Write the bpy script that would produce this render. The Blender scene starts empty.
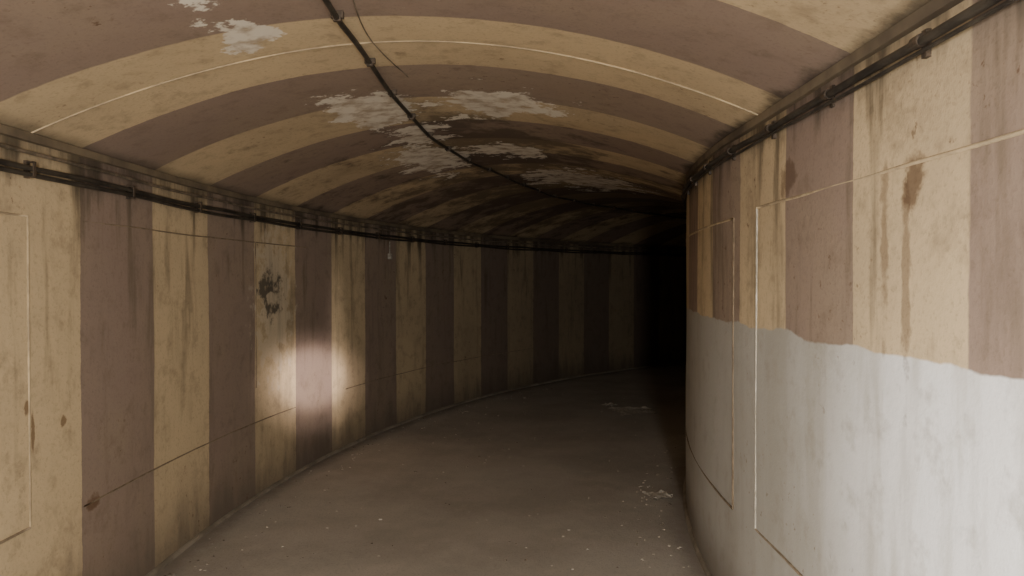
import bpy, math, random
from mathutils import Vector, noise
random.seed(4)
scene=bpy.context.scene
EYE=1.6; ZL=2.18; ZR=2.28; CROWN=2.57
K0,K1=-9.0,27.0
def sL(k): return 3.34+.68*k
def sR(k): return 3.41+(.51*k if k>=0 else .57*k)
def P(side,k,z=0,off=0.0):
    if side=='L':
        s=sL(k)
        if s<=4: p=(-1.95,s); n=(1,0)
        else:
            th=(s-4)/12; p=(10.05-12*math.cos(th),4+12*math.sin(th)); n=(math.cos(th),-math.sin(th))
    else:
        s=sR(k)
        if s<=3.4: p=(1.05,s); n=(-1,0)
        else:
            th=(s-3.4)/9.03; p=(10.08-9.03*math.cos(th),3.4+9.03*math.sin(th)); n=(-math.cos(th),math.sin(th))
    return Vector((p[0]+n[0]*off,p[1]+n[1]*off,z))
BUL=CROWN-(ZL+ZR)/2
def C(k,t,drop=0):
    a=P('L',k);b=P('R',k);p=a.lerp(b,t)
    p.z=ZL+(ZR-ZL)*t+BUL*(1-(2*t-1)**2)-drop
    return p

# ---------- node helper
class NT:
    def __init__(s,name):
        s.m=bpy.data.materials.new(name); s.m.use_nodes=True
        s.t=s.m.node_tree; s.t.nodes.clear()
        s.out=s.n('ShaderNodeOutputMaterial'); s.b=s.n('ShaderNodeBsdfPrincipled')
        s.t.links.new(s.b.outputs[0],s.out.inputs[0])
        s.tc=s.n('ShaderNodeTexCoord')
        s.sep=s.n('ShaderNodeSeparateXYZ'); s.t.links.new(s.tc.outputs['UV'],s.sep.inputs[0])
        s.u=s.sep.outputs[0]; s.v=s.sep.outputs[1]; s.obj=s.tc.outputs['Object']
    def n(s,ty): return s.t.nodes.new(ty)
    def setin(s,inp,v):
        if isinstance(v,bpy.types.NodeSocket): s.t.links.new(v,inp)
        else: inp.default_value=v
    def M(s,op,a,b=0.0,c=None):
        n=s.n('ShaderNodeMath'); n.operation=op; s.setin(n.inputs[0],a); s.setin(n.inputs[1],b)
        if c is not None: s.setin(n.inputs[2],c)
        return n.outputs[0]
    def ss(s,x,lo,hi,a=0.0,b=1.0):
        n=s.n('ShaderNodeMapRange'); n.interpolation_type='SMOOTHSTEP'
        s.setin(n.inputs[0],x); n.inputs[1].default_value=lo; n.inputs[2].default_value=hi
        n.inputs[3].default_value=a; n.inputs[4].default_value=b
        return n.outputs[0]
    def noise(s,vec,scale,detail=3,rough=.6,sc=None):
        if sc:
            m=s.n('ShaderNodeMapping'); s.t.links.new(vec,m.inputs[0]); m.inputs['Scale'].default_value=sc; vec=m.outputs[0]
        n=s.n('ShaderNodeTexNoise'); s.t.links.new(vec,n.inputs['Vector'])
        n.inputs['Scale'].default_value=scale; n.inputs['Detail'].default_value=detail; n.inputs['Roughness'].default_value=rough
        return n.outputs[0]
    def mix(s,f,a,b,mode='MIX'):
        n=s.n('ShaderNodeMix'); n.data_type='RGBA'; n.blend_type=mode
        s.setin(n.inputs[0],f)
        for i,v in ((6,a),(7,b)):
            if isinstance(v,tuple): v=(*v,1)
            s.setin(n.inputs[i],v)
        return n.outputs[2]
    def blob(s,u0,v0,ru,rv,nz,amp=.9,edge=.25):
        du=s.M('DIVIDE',s.M('SUBTRACT',s.u,u0),ru); dv=s.M('DIVIDE',s.M('SUBTRACT',s.v,v0),rv)
        d=s.M('SQRT',s.M('ADD',s.M('MULTIPLY',du,du),s.M('MULTIPLY',dv,dv)))
        d=s.M('ADD',d,s.M('MULTIPLY',s.M('SUBTRACT',nz,.5),amp*4))
        return s.ss(d,1-edge,1+edge,1,0)
    def bump(s,h,strength,dist=.01,prev=None):
        n=s.n('ShaderNodeBump'); n.inputs['Strength'].default_value=strength; n.inputs['Distance'].default_value=dist
        s.setin(n.inputs['Height'],h)
        if prev: s.t.links.new(prev,n.inputs['Normal'])
        return n.outputs[0]
CREAM=(.59,.455,.28); BROWN=(.285,.21,.165); MOLD=(.045,.036,.026)
def tunnel_mat(name,kind):
    q=NT(name)
    fine=q.noise(q.obj,70,2); mid=q.noise(q.obj,9,4,.65); big=q.noise(q.obj,1.3,4,.6)
    kk=q.M('ADD',q.u,q.M('MULTIPLY',q.M('SUBTRACT',mid,.5),.03))
    fr=q.M('FRACT',q.M('DIVIDE',kk,2.0))
    isc=q.ss(fr,.495,.505)
    col=q.mix(isc,BROWN,CREAM)
    col=q.mix(q.ss(big,.35,.7,0,.4),col,(.34,.265,.175))
    col=q.mix(q.ss(mid,.48,.75,0,.35),col,(.13,.095,.065))
    col=q.mix(q.ss(fine,.5,.8,0,.3),col,(.13,.095,.06))
    if kind!='ceil':
        drip=q.noise(q.obj,5,4,.6,(1.6,1.6,.22))
        dm=q.ss(drip,.5,.7,0,.65)
        col=q.mix(q.M('MULTIPLY',dm,q.ss(q.v,.3,2.0,.3,1)),col,(.13,.10,.065))
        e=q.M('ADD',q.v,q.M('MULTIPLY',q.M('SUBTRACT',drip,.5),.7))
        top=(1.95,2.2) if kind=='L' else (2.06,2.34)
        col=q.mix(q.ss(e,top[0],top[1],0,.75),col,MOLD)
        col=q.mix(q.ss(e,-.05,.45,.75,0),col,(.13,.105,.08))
    spotn=q.noise(q.obj,22,3,.7)
    rust=q.M('MULTIPLY',q.ss(spotn,.62,.72),q.ss(big,.48,.6))
    col=q.mix(q.M('MULTIPLY',rust,.7),col,(.11,.055,.028))
    if kind=='R':
        edge=q.M('ADD',q.v,q.M('MULTIPLY',q.M('SUBTRACT',q.noise(q.obj,3,4,.55),.5),.09))
        w=q.ss(edge,1.385,1.395,1,0)
        wc=q.mix(q.ss(big,.4,.65,0,.7),(.80,.785,.755),(.60,.58,.53))
        wc=q.mix(q.ss(q.noise(q.obj,3.5,4,.6,(1.5,1.5,.25)),.45,.66,0,.55),wc,(.40,.365,.30))
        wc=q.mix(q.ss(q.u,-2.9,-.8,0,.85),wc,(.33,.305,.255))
        wc=q.mix(q.ss(mid,.5,.75,0,.45),wc,(.28,.245,.19))
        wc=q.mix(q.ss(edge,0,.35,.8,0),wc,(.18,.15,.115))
        wc=q.mix(q.M('MULTIPLY',rust,.7),wc,(.16,.1,.05))
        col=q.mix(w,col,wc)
        for (u0,v0,ru,rv,st) in ((-2.6,1.86,.07,.06,.75),(-2.33,1.70,.035,.2,.5),(-2.52,1.62,.03,.22,.5),(-1.05,1.98,.14,.05,.6)):
            col=q.mix(q.M('MULTIPLY',q.blob(u0,v0,ru,rv,mid,1.1,.4),st),col,(.10,.055,.03))
    if kind=='L':
        a=q.blob(3.35,1.5,.25,.14,mid,1.0,.3); h=q.blob(3.42,1.45,.13,.05,mid,.7,.2)
        a=q.M('MULTIPLY',a,q.M('SUBTRACT',1.0,h))
        pale=q.blob(3.45,1.4,.4,.5,mid,.9,.2)
        col=q.mix(q.M('MULTIPLY',pale,.4),col,(.60,.52,.40))
        col=q.mix(q.M('MULTIPLY',a,.8),col,(.03,.026,.023))
        for (u0,v0,ru,rv) in ((-.55,1.08,.025,.03),(-.2,.98,.03,.025),(-.5,.95,.015,.1),(.12,.55,.08,.03)):
            col=q.mix(q.M('MULTIPLY',q.blob(u0,v0,ru,rv,mid,1.0,.3),.7),col,(.12,.06,.025))
    if kind!='ceil':
        col=q.mix(q.ss(q.u,5,14,0,.55),col,(.07,.055,.042))  # shade of the far bend painted into the wall colour, deepening along the tunnel
    if kind=='ceil':
        n5=q.noise(q.obj,4.5,5,.7)
        soot=q.blob(4.0,.53,2.4,.2,n5,1.0,.4)
        soot=q.M('MAXIMUM',soot,q.blob(9,.55,4.5,.5,n5,1.1,.5))
        col=q.mix(q.M('MULTIPLY',soot,.7),col,(.06,.043,.03))
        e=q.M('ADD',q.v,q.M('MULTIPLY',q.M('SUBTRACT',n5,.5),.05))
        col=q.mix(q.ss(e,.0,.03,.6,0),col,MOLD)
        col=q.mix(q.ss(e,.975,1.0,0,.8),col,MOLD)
        p=None
        for (u0,v0,ru,rv) in ((1.25,.61,.5,.09),(1.3,.38,.6,.065),(3.9,.56,.5,.09),(4.1,.37,.9,.08),(2.6,.42,.5,.05),(-.85,.31,.25,.035),(-1.7,.55,.35,.05),(-1.75,.32,.28,.03),(7,.66,1.2,.14)):
            b=q.blob(u0,v0,ru,rv,n5,1.25,.12); p=b if p is None else q.M('MAXIMUM',p,b)
        pc=q.mix(q.ss(mid,.4,.66),(.80,.74,.63),(.46,.37,.27))
        col=q.mix(q.M('MULTIPLY',p,.9),col,pc)
    q.t.links.new(col,q.b.inputs['Base Color'])
    q.b.inputs['Roughness'].default_value=.8
    q.b.inputs['Specular IOR Level'].default_value=.2
    h=q.M('ADD',q.M('MULTIPLY',mid,.6),q.M('MULTIPLY',fine,.4))
    q.t.links.new(q.bump(h,.3,.010),q.b.inputs['Normal'])
    return q.m
def plain(name,c,c2,scale=12,rough=.7,bump=.3,spec=.3,metal=0):
    q=NT(name); n=q.noise(q.obj,scale,4,.65)
    q.t.links.new(q.mix(q.ss(n,.35,.65),c,c2),q.b.inputs['Base Color'])
    q.b.inputs['Roughness'].default_value=rough; q.b.inputs['Specular IOR Level'].default_value=spec; q.b.inputs['Metallic'].default_value=metal
    q.t.links.new(q.bump(n,bump,.01),q.b.inputs['Normal'])
    return q.m
def floor_mat():
    q=NT('dusty_concrete_floor')
    big=q.noise(q.obj,.9,5,.65); mid=q.noise(q.obj,7,5,.7); fine=q.noise(q.obj,90,3,.6)
    col=q.mix(q.ss(big,.35,.65),(.52,.475,.415),(.41,.37,.32))
    col=q.mix(q.ss(mid,.48,.72,0,.45),col,(.56,.51,.44))
    col=q.mix(q.ss(fine,.5,.72,0,.35),col,(.18,.155,.13))
    spk=q.M('MULTIPLY',q.ss(q.noise(q.obj,45,2,.5),.69,.73),q.ss(mid,.45,.55))
    col=q.mix(q.M('MULTIPLY',spk,.5),col,(.66,.61,.53))
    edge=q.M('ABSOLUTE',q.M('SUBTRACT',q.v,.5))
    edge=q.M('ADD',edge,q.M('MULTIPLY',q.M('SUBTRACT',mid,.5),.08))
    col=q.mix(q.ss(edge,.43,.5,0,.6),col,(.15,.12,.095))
    q.t.links.new(col,q.b.inputs['Base Color'])
    q.t.links.new(q.ss(big,.3,.7,.7,.9),q.b.inputs['Roughness']); q.b.inputs['Specular IOR Level'].default_value=.3
    q.t.links.new(q.bump(q.M('ADD',mid,q.M('MULTIPLY',fine,.4)),.3,.010),q.b.inputs['Normal'])
    return q.m

def mesh_obj(name,verts,faces,mat,uvs=None,smooth=True,parent=None):
    me=bpy.data.meshes.new(name); me.from_pydata([tuple(v) for v in verts],[],faces); me.update()
    if uvs:
        ul=me.uv_layers.new(name='UVMap')
        for l in me.loops: ul.data[l.index].uv=uvs[l.vertex_index]
    for p in me.polygons: p.use_smooth=smooth
    o=bpy.data.objects.new(name,me); scene.collection.objects.link(o); me.materials.append(mat)
    if parent: o.parent=parent
    return o
def grid(name,f,us,vs,mat,flip=False):
    V=[];UV=[];F=[]
    for u in us:
        for v in vs: V.append(f(u,v)); UV.append((u,v))
    n=len(vs)
    for i in range(len(us)-1):
        for j in range(n-1):
            q=(i*n+j,(i+1)*n+j,(i+1)*n+j+1,i*n+j+1)
            F.append(q[::-1] if flip else q)
    return mesh_obj(name,V,F,mat,UV)
def lin(a,b,n): return [a+(b-a)*i/n for i in range(n+1)]
def tube_data(pts,r,seg=8):
    V=[];F=[]
    for i,p in enumerate(pts):
        d=(pts[min(i+1,len(pts)-1)]-pts[max(i-1,0)]).normalized()
        up=Vector((0,0,1)) if abs(d.z)<.9 else Vector((0,1,0))
        a=d.cross(up).normalized(); b=a.cross(d)
        for j in range(seg):
            t=2*math.pi*j/seg; V.append(p+(a*math.cos(t)+b*math.sin(t))*r)
    for i in range(len(pts)-1):
        for j in range(seg):
            F.append((i*seg+j,i*seg+(j+1)%seg,(i+1)*seg+(j+1)%seg,(i+1)*seg+j))
    F.append(tuple(range(seg))); n=(len(pts)-1)*seg; F.append(tuple(n+j for j in range(seg))[::-1])
    return V,F
def multi(name,parts,mat,parent=None,smooth=True):
    V=[];F=[]
    for v,f in parts:
        o=len(V); V+=v; F+=[tuple(i+o for i in q) for q in f]
    return mesh_obj(name,V,F,mat,None,smooth,parent)
def box_data(c,ax,ay,az,sx,sy,sz):
    V=[]
    for i in (-1,1):
        for j in (-1,1):
            for k in (-1,1): V.append(c+ax*sx*i/2+ay*sy*j/2+az*sz*k/2)
    return V,[(0,1,3,2),(4,6,7,5),(0,4,5,1),(2,3,7,6),(0,2,6,4),(1,5,7,3)]

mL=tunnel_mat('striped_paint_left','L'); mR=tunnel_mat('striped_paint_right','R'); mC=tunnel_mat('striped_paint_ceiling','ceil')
ks=lin(K0,K1,288)
def wob(k,z,s): return .006*noise.noise(Vector((k*.8,z*1.3,s)))
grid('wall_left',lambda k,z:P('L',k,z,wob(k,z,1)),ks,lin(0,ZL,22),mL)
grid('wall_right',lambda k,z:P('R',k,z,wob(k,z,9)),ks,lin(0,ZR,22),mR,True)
grid('ceiling',lambda k,t:C(k,t,.008*noise.noise(Vector((k,t*4,3)))),ks,lin(0,1,48),mC,True)
def Fl(k,t):
    p=P('L',k).lerp(P('R',k),t); p.z=.008*noise.noise(Vector((p.x*1.2,p.y*1.2,5)))-.004; return p
grid('floor',Fl,ks,lin(0,1,24),floor_mat(),False)
mdark=plain('sooty_concrete',(.05,.04,.03),(.03,.025,.02))
a=P('L',K1);b=P('R',K1)
V=[a,b]+[C(K1,1-i/20) for i in range(21)]
mesh_obj('wall_back',V,[tuple(range(len(V)))],mdark,None,False)

mbase=plain('cement_fillet',(.30,.255,.195),(.19,.16,.12),4)
def prof(name,side,pr,mat,ka=K0,kb=K1,n=288):
    V=[];F=[];m=len(pr)
    for k in lin(ka,kb,n):
        for (o,z) in pr: V.append(P(side,k,z,o))
    for i in range(n):
        for j in range(m):
            F.append((i*m+j,i*m+(j+1)%m,(i+1)*m+(j+1)%m,(i+1)*m+j))
    F.append(tuple(range(m))[::-1]); F.append(tuple(n*m+j for j in range(m)))
    return mesh_obj(name,V,F,mat,None,False)
prof('baseboard_left','L',[(-.005,-.01),(.022,-.01),(.018,.006),(.008,.016),(-.005,.02)],mbase)
prof('baseboard_right','R',[(-.005,-.01),(.022,-.01),(.018,.006),(.008,.016),(-.005,.02)],mbase)
mledge=plain('grimy_ledge',(.20,.155,.10),(.09,.07,.05),2.5)
prof('trim_1','L',[(-.01,ZL-.035),(.018,ZL-.03),(.02,ZL+.002),(-.01,ZL+.02)],mledge)
prof('trim_2','R',[(-.01,ZR-.035),(.018,ZR-.03),(.02,ZR+.002),(-.01,ZR+.02)],mledge)

mbead=plain('cream_bead_paint',(.54,.42,.26),(.34,.265,.17),8,.7)
mbeadw=plain('pale_bead_paint',(.64,.59,.49),(.42,.375,.29),10,.7)
mbeadd=plain('dirty_bead_paint',(.28,.215,.14),(.17,.125,.08),14,.7)
tn=[3]
def line(side,pts,r,mat,off=.001):
    out=[]
    for (k1,z1),(k2,z2) in zip(pts,pts[1:]):
        n=max(2,int(abs(k2-k1)*8))
        for i in range(n+(1 if (k2,z2)==pts[-1] else 0)):
            k=k1+(k2-k1)*i/n; z=z1+(z2-z1)*i/n
            out.append(P(side,k,z+.003*noise.noise(Vector((k*2,z*3,side=='L'))),off))
    multi('trim_%d'%tn[0],[tube_data(out,r,6)],mat); tn[0]+=1
for (side,k1,k2,zb,zt,m,mb) in (
    ('R',-8.5,-.42,.52,1.90,mbead,mbeadw),('R',.18,5.5,.50,1.88,mbead,mbeadd)):
    line(side,[(k1,zt),(k2,zt)],.006,m,0); 
    kend=k2 if k2<0 else k1
    line(side,[(kend,zb),(kend,zt)],.006,mb,0)
    line(side,[(k1,zb),(k2,zb)],.0055,mbeadd,0)
line('L',[(-8.5,1.85),(-.53,1.85)],.005,mbead,0)
line('L',[(-.53,.59),(-.53,1.85)],.006,mbead,0)
line('L',[(-8.5,.59),(-.53,.59)],.006,mbeadd,0)
line('L',[(.02,.56),(4.0,.54)],.0045,mbeadd,-.001)
line('L',[(.02,1.86),(4.3,1.86)],.004,mbeadd,-.001)
line('L',[(3.02,.8),(3.02,1.86)],.005,mbeadd,0)
line('L',[(5.4,.55),(12,.55)],.004,mbeadd,0)
multi('trim_%d'%tn[0],[tube_data([C(-.52+.02*math.sin(t*9),t,.001) for t in lin(0,1,60)],.0045,6)],mbead)

# ---- cables
mcab=plain('black_cable_rubber',(.022,.019,.016),(.06,.05,.038),8,.5,.1,.35)
mpipe=plain('grimy_conduit',(.22,.17,.12),(.08,.065,.045),10,.55,.2,.4)
mmet=plain('rusted_steel',(.11,.08,.055),(.045,.035,.026),25,.6,.3,.4,.3)
def cable_path(side,z,off,ka,kb,sag,seed,step=6):
    out=[]
    n=int((kb-ka)*step)
    for i in range(n+1):
        k=ka+(kb-ka)*i/n
        s=sag*math.sin(math.pi*((k+seed)%2.3)/2.3)
        out.append(P(side,k,z-s+.005*noise.noise(Vector((k,seed,0))),off+.003*noise.noise(Vector((k,seed,7)))))
    return out
def empty(name):
    e=bpy.data.objects.new(name,None); scene.collection.objects.link(e); return e
def wall_axes(side,k):
    t=(P(side,k+.02)-P(side,k-.02)).normalized(); n=(P(side,k,0,.1)-P(side,k)).normalized()
    return t,n,Vector((0,0,1))
e=empty('cable_bundle')
multi('cables',[tube_data(cable_path('L',2.045,.026,-9,26.5,.006,0),.0115),
                tube_data(cable_path('L',2.022,.024,-9,26.5,.010,1.5),.010)],mcab,e)
multi('grey_conduit',[tube_data(cable_path('L',2.105,.018,-9,26.5,.004,.3),.008)],mpipe,e)
pp=[];k=-8.6
while k<26:
    t,n,z=wall_axes('L',k); pp.append(box_data(P('L',k,2.035,.007),t,n,z,.02,.014,.07))
    pp.append(box_data(P('L',k,2.035,.039),t,n,z,.016,.005,.06))
    for zz in (2.064,2.004): pp.append(box_data(P('L',k,zz,.022),t,n,z,.016,.036,.005))
    k+=1.15
multi('clips',pp,mmet,e,False)
e=empty('conduit_run')
multi('pipes',[tube_data(cable_path('R',2.195,.026,-9,26.5,.003,0),.0125,10),
               tube_data(cable_path('R',2.172,.022,-9,26.5,.005,1),.006)],mcab,e)
pp=[];k=-8.4
while k<26:
    t,n,z=wall_axes('R',k); pp.append(box_data(P('R',k,2.19,.006),t,n,z,.022,.014,.07))
    pp.append(tube_data([P('R',k-.03,2.195,.026),P('R',k+.03,2.195,.026)],.017,10))
    k+=.95
multi('clamps',pp,mmet,e,False)
e=empty('ceiling_cable')
def tc(k): return .447+.008*math.sin(k*1.1+1.2)-.012*math.exp(-((k-.5)/1.5)**2)+.010*math.sin(k*.37) +(.0 if k>-1 else .012*(-1-k))
multi('cable',[tube_data([C(k,tc(k),.022+.005*math.sin(k*3.1)) for k in lin(-9,22,240)],.0105)],mcab,e)
pp=[];k=-8.3
while k<22:
    p=C(k,tc(k),.012); d=(C(k+.1,tc(k+.1))-C(k-.1,tc(k-.1))).normalized(); s=d.cross(Vector((0,0,1))).normalized(); u=s.cross(d)
    pp.append(box_data(p,d,s,u,.02,.045,.024)); pp.append(box_data(p-u*.018,d,s,u,.018,.028,.01)); k+=.9
multi('saddle_clips',pp,mmet,e,False)
multi('ceiling_wire',[tube_data([C(k,.475+.012*math.sin(k*2.3)+.004*k,.006) for k in lin(-9,.3,90)],.0025,6)],mpipe)
e=empty('junction_box')
kk=6.75; t,n,z=wall_axes('L',kk)
mw=plain('weathered_white_plastic',(.40,.37,.31),(.22,.19,.15),20)
multi('box',[box_data(P('L',kk,1.83,.018),t,n,z,.045,.03,.06),box_data(P('L',kk,1.83,.035),t,n,z,.035,.006,.05)],mw,e,False)
multi('drop_pipe',[tube_data([P('L',kk,z_,.016) for z_ in lin(1.855,1.985,4)],.006)],mw,e)

# ---- litter
q=NT('plaster_and_leaf_litter'); nn=q.noise(q.obj,6,2,.6)
q.t.links.new(q.mix(q.ss(nn,.47,.53),(.54,.50,.43),(.12,.095,.07)),q.b.inputs['Base Color']); q.b.inputs['Roughness'].default_value=.9
mlit=q.m
mpap=plain('pale_litter',(.74,.69,.60),(.48,.43,.36),30,.85)
def chip(c,r,h,seed):
    rnd=random.Random(seed); n=rnd.randint(5,8); V=[];a0=rnd.random()*6
    for lv,(z,s) in enumerate(((0,1),(h*.6,.95),(h,.6))):
        for i in range(n):
            t=a0+2*math.pi*i/n; rr=r*s*(.65+.5*((i*37+seed*13)%10)/10)
            V.append(Vector((c.x+rr*math.cos(t),c.y+rr*.7*math.sin(t),c.z+z)))
    F=[]
    for l in range(2):
        for i in range(n): F.append((l*n+i,l*n+(i+1)%n,(l+1)*n+(i+1)%n,(l+1)*n+i))
    F.append(tuple(2*n+i for i in range(n))); F.append(tuple(range(n))[::-1]); return V,F
pp=[]
for i in range(620):
    k=random.uniform(-2,13)
    if random.random()<.6: t=random.choice((random.uniform(.02,.12),random.uniform(.88,.97)))
    else: t=random.uniform(.05,.95)
    c=Fl(k,t); c.z-=.001
    pp.append(chip(c,random.uniform(.003,.011)*(1 if random.random()<.94 else 2),random.uniform(.002,.007),i))
multi('floor_litter',pp,mlit,None,False)
def ground_pt(x,y):
    d=740*1.6/(y-278); return Vector(((x-512)*d/740,d,0.003))
def scrap(name,c,w,l,rot,mat,seed):
    V=[];F=[];N=10
    for i in range(N+1):
        for j in range(N+1):
            u=i/N-.5;v=j/N-.5; e=1+.5*noise.noise(Vector((u*3,v*3,seed)))
            x=u*w*e;y=v*l*e; z=.03*abs(noise.noise(Vector((u*5,v*5,seed+3))))+.004
            V.append(Vector((c.x+x*math.cos(rot)-y*math.sin(rot),c.y+x*math.sin(rot)+y*math.cos(rot),c.z+z)))
    for i in range(N):
        for j in range(N): F.append((i*(N+1)+j,(i+1)*(N+1)+j,(i+1)*(N+1)+j+1,i*(N+1)+j+1))
    return mesh_obj(name,V,F,mat)
scrap('paper_scrap',ground_pt(634,412),.46,.40,.3,mpap,2)
scrap('paper_scrap.001',ground_pt(610,406),.16,.14,.9,mpap,5)
scrap('paper_scrap.002',ground_pt(659,498),.17,.15,.2,mpap,8)

# ---- light
def area(name,loc,dirv,sx,sy,e,col,spread=180):
    l=bpy.data.lights.new(name,'AREA'); l.shape='RECTANGLE'; l.size=sx; l.size_y=sy; l.energy=e; l.color=col; l.spread=math.radians(spread)
    o=bpy.data.objects.new(name,l); o.location=loc; o.rotation_euler=Vector(dirv).to_track_quat('-Z','Y').to_euler(); scene.collection.objects.link(o); return o
area('entrance_daylight',(.30,-1.4,1.45),(-.36,1,-.06),.28,1.6,98,(1,.96,.895),132)
area('added_side_fill',(-1.75,-.3,1.0),(1,.50,-.17),.9,1.5,44,(1,.975,.94),80)  # fill lamp added out of view to brighten the right wall; no opening there
def spot(name,loc,tgt,ang,e,blend,scale,col):
    l=bpy.data.lights.new(name,'SPOT'); l.energy=e; l.spot_size=math.radians(ang); l.spot_blend=blend; l.shadow_soft_size=.06; l.color=col
    o=bpy.data.objects.new(name,l); o.location=loc; d=Vector(tgt)-Vector(loc)
    o.rotation_euler=d.to_track_quat('-Z','Y').to_euler(); o.scale=scale; scene.collection.objects.link(o)
spot('sunbeam',(.3,-1.6,1.7),P('L',4.45,.70),7,3800,1.0,(1,1,1),(1,.83,.78))
spot('sunbeam.001',(.3,-1.6,1.7),P('L',4.45,.74),4.6,7500,.8,(1,1,1),(1,.86,.82))
spot('sunbeam_gap',(.3,-1.6,1.7),P('L',5.12,.9),13,1500,1.0,(.09,1,1),(1,.88,.78))
w=bpy.data.worlds.new('overcast_sky'); w.use_nodes=True; w.node_tree.nodes['Background'].inputs[0].default_value=(.75,.85,1,1); w.node_tree.nodes['Background'].inputs[1].default_value=.02
scene.world=w
cam=bpy.data.cameras.new('camera'); cam.lens=26; cam.sensor_width=36; cam.clip_start=.02
co=bpy.data.objects.new('camera',cam); co.location=(0,0,EYE); co.rotation_euler=(math.radians(90-.77),0,0)
scene.collection.objects.link(co); scene.camera=co
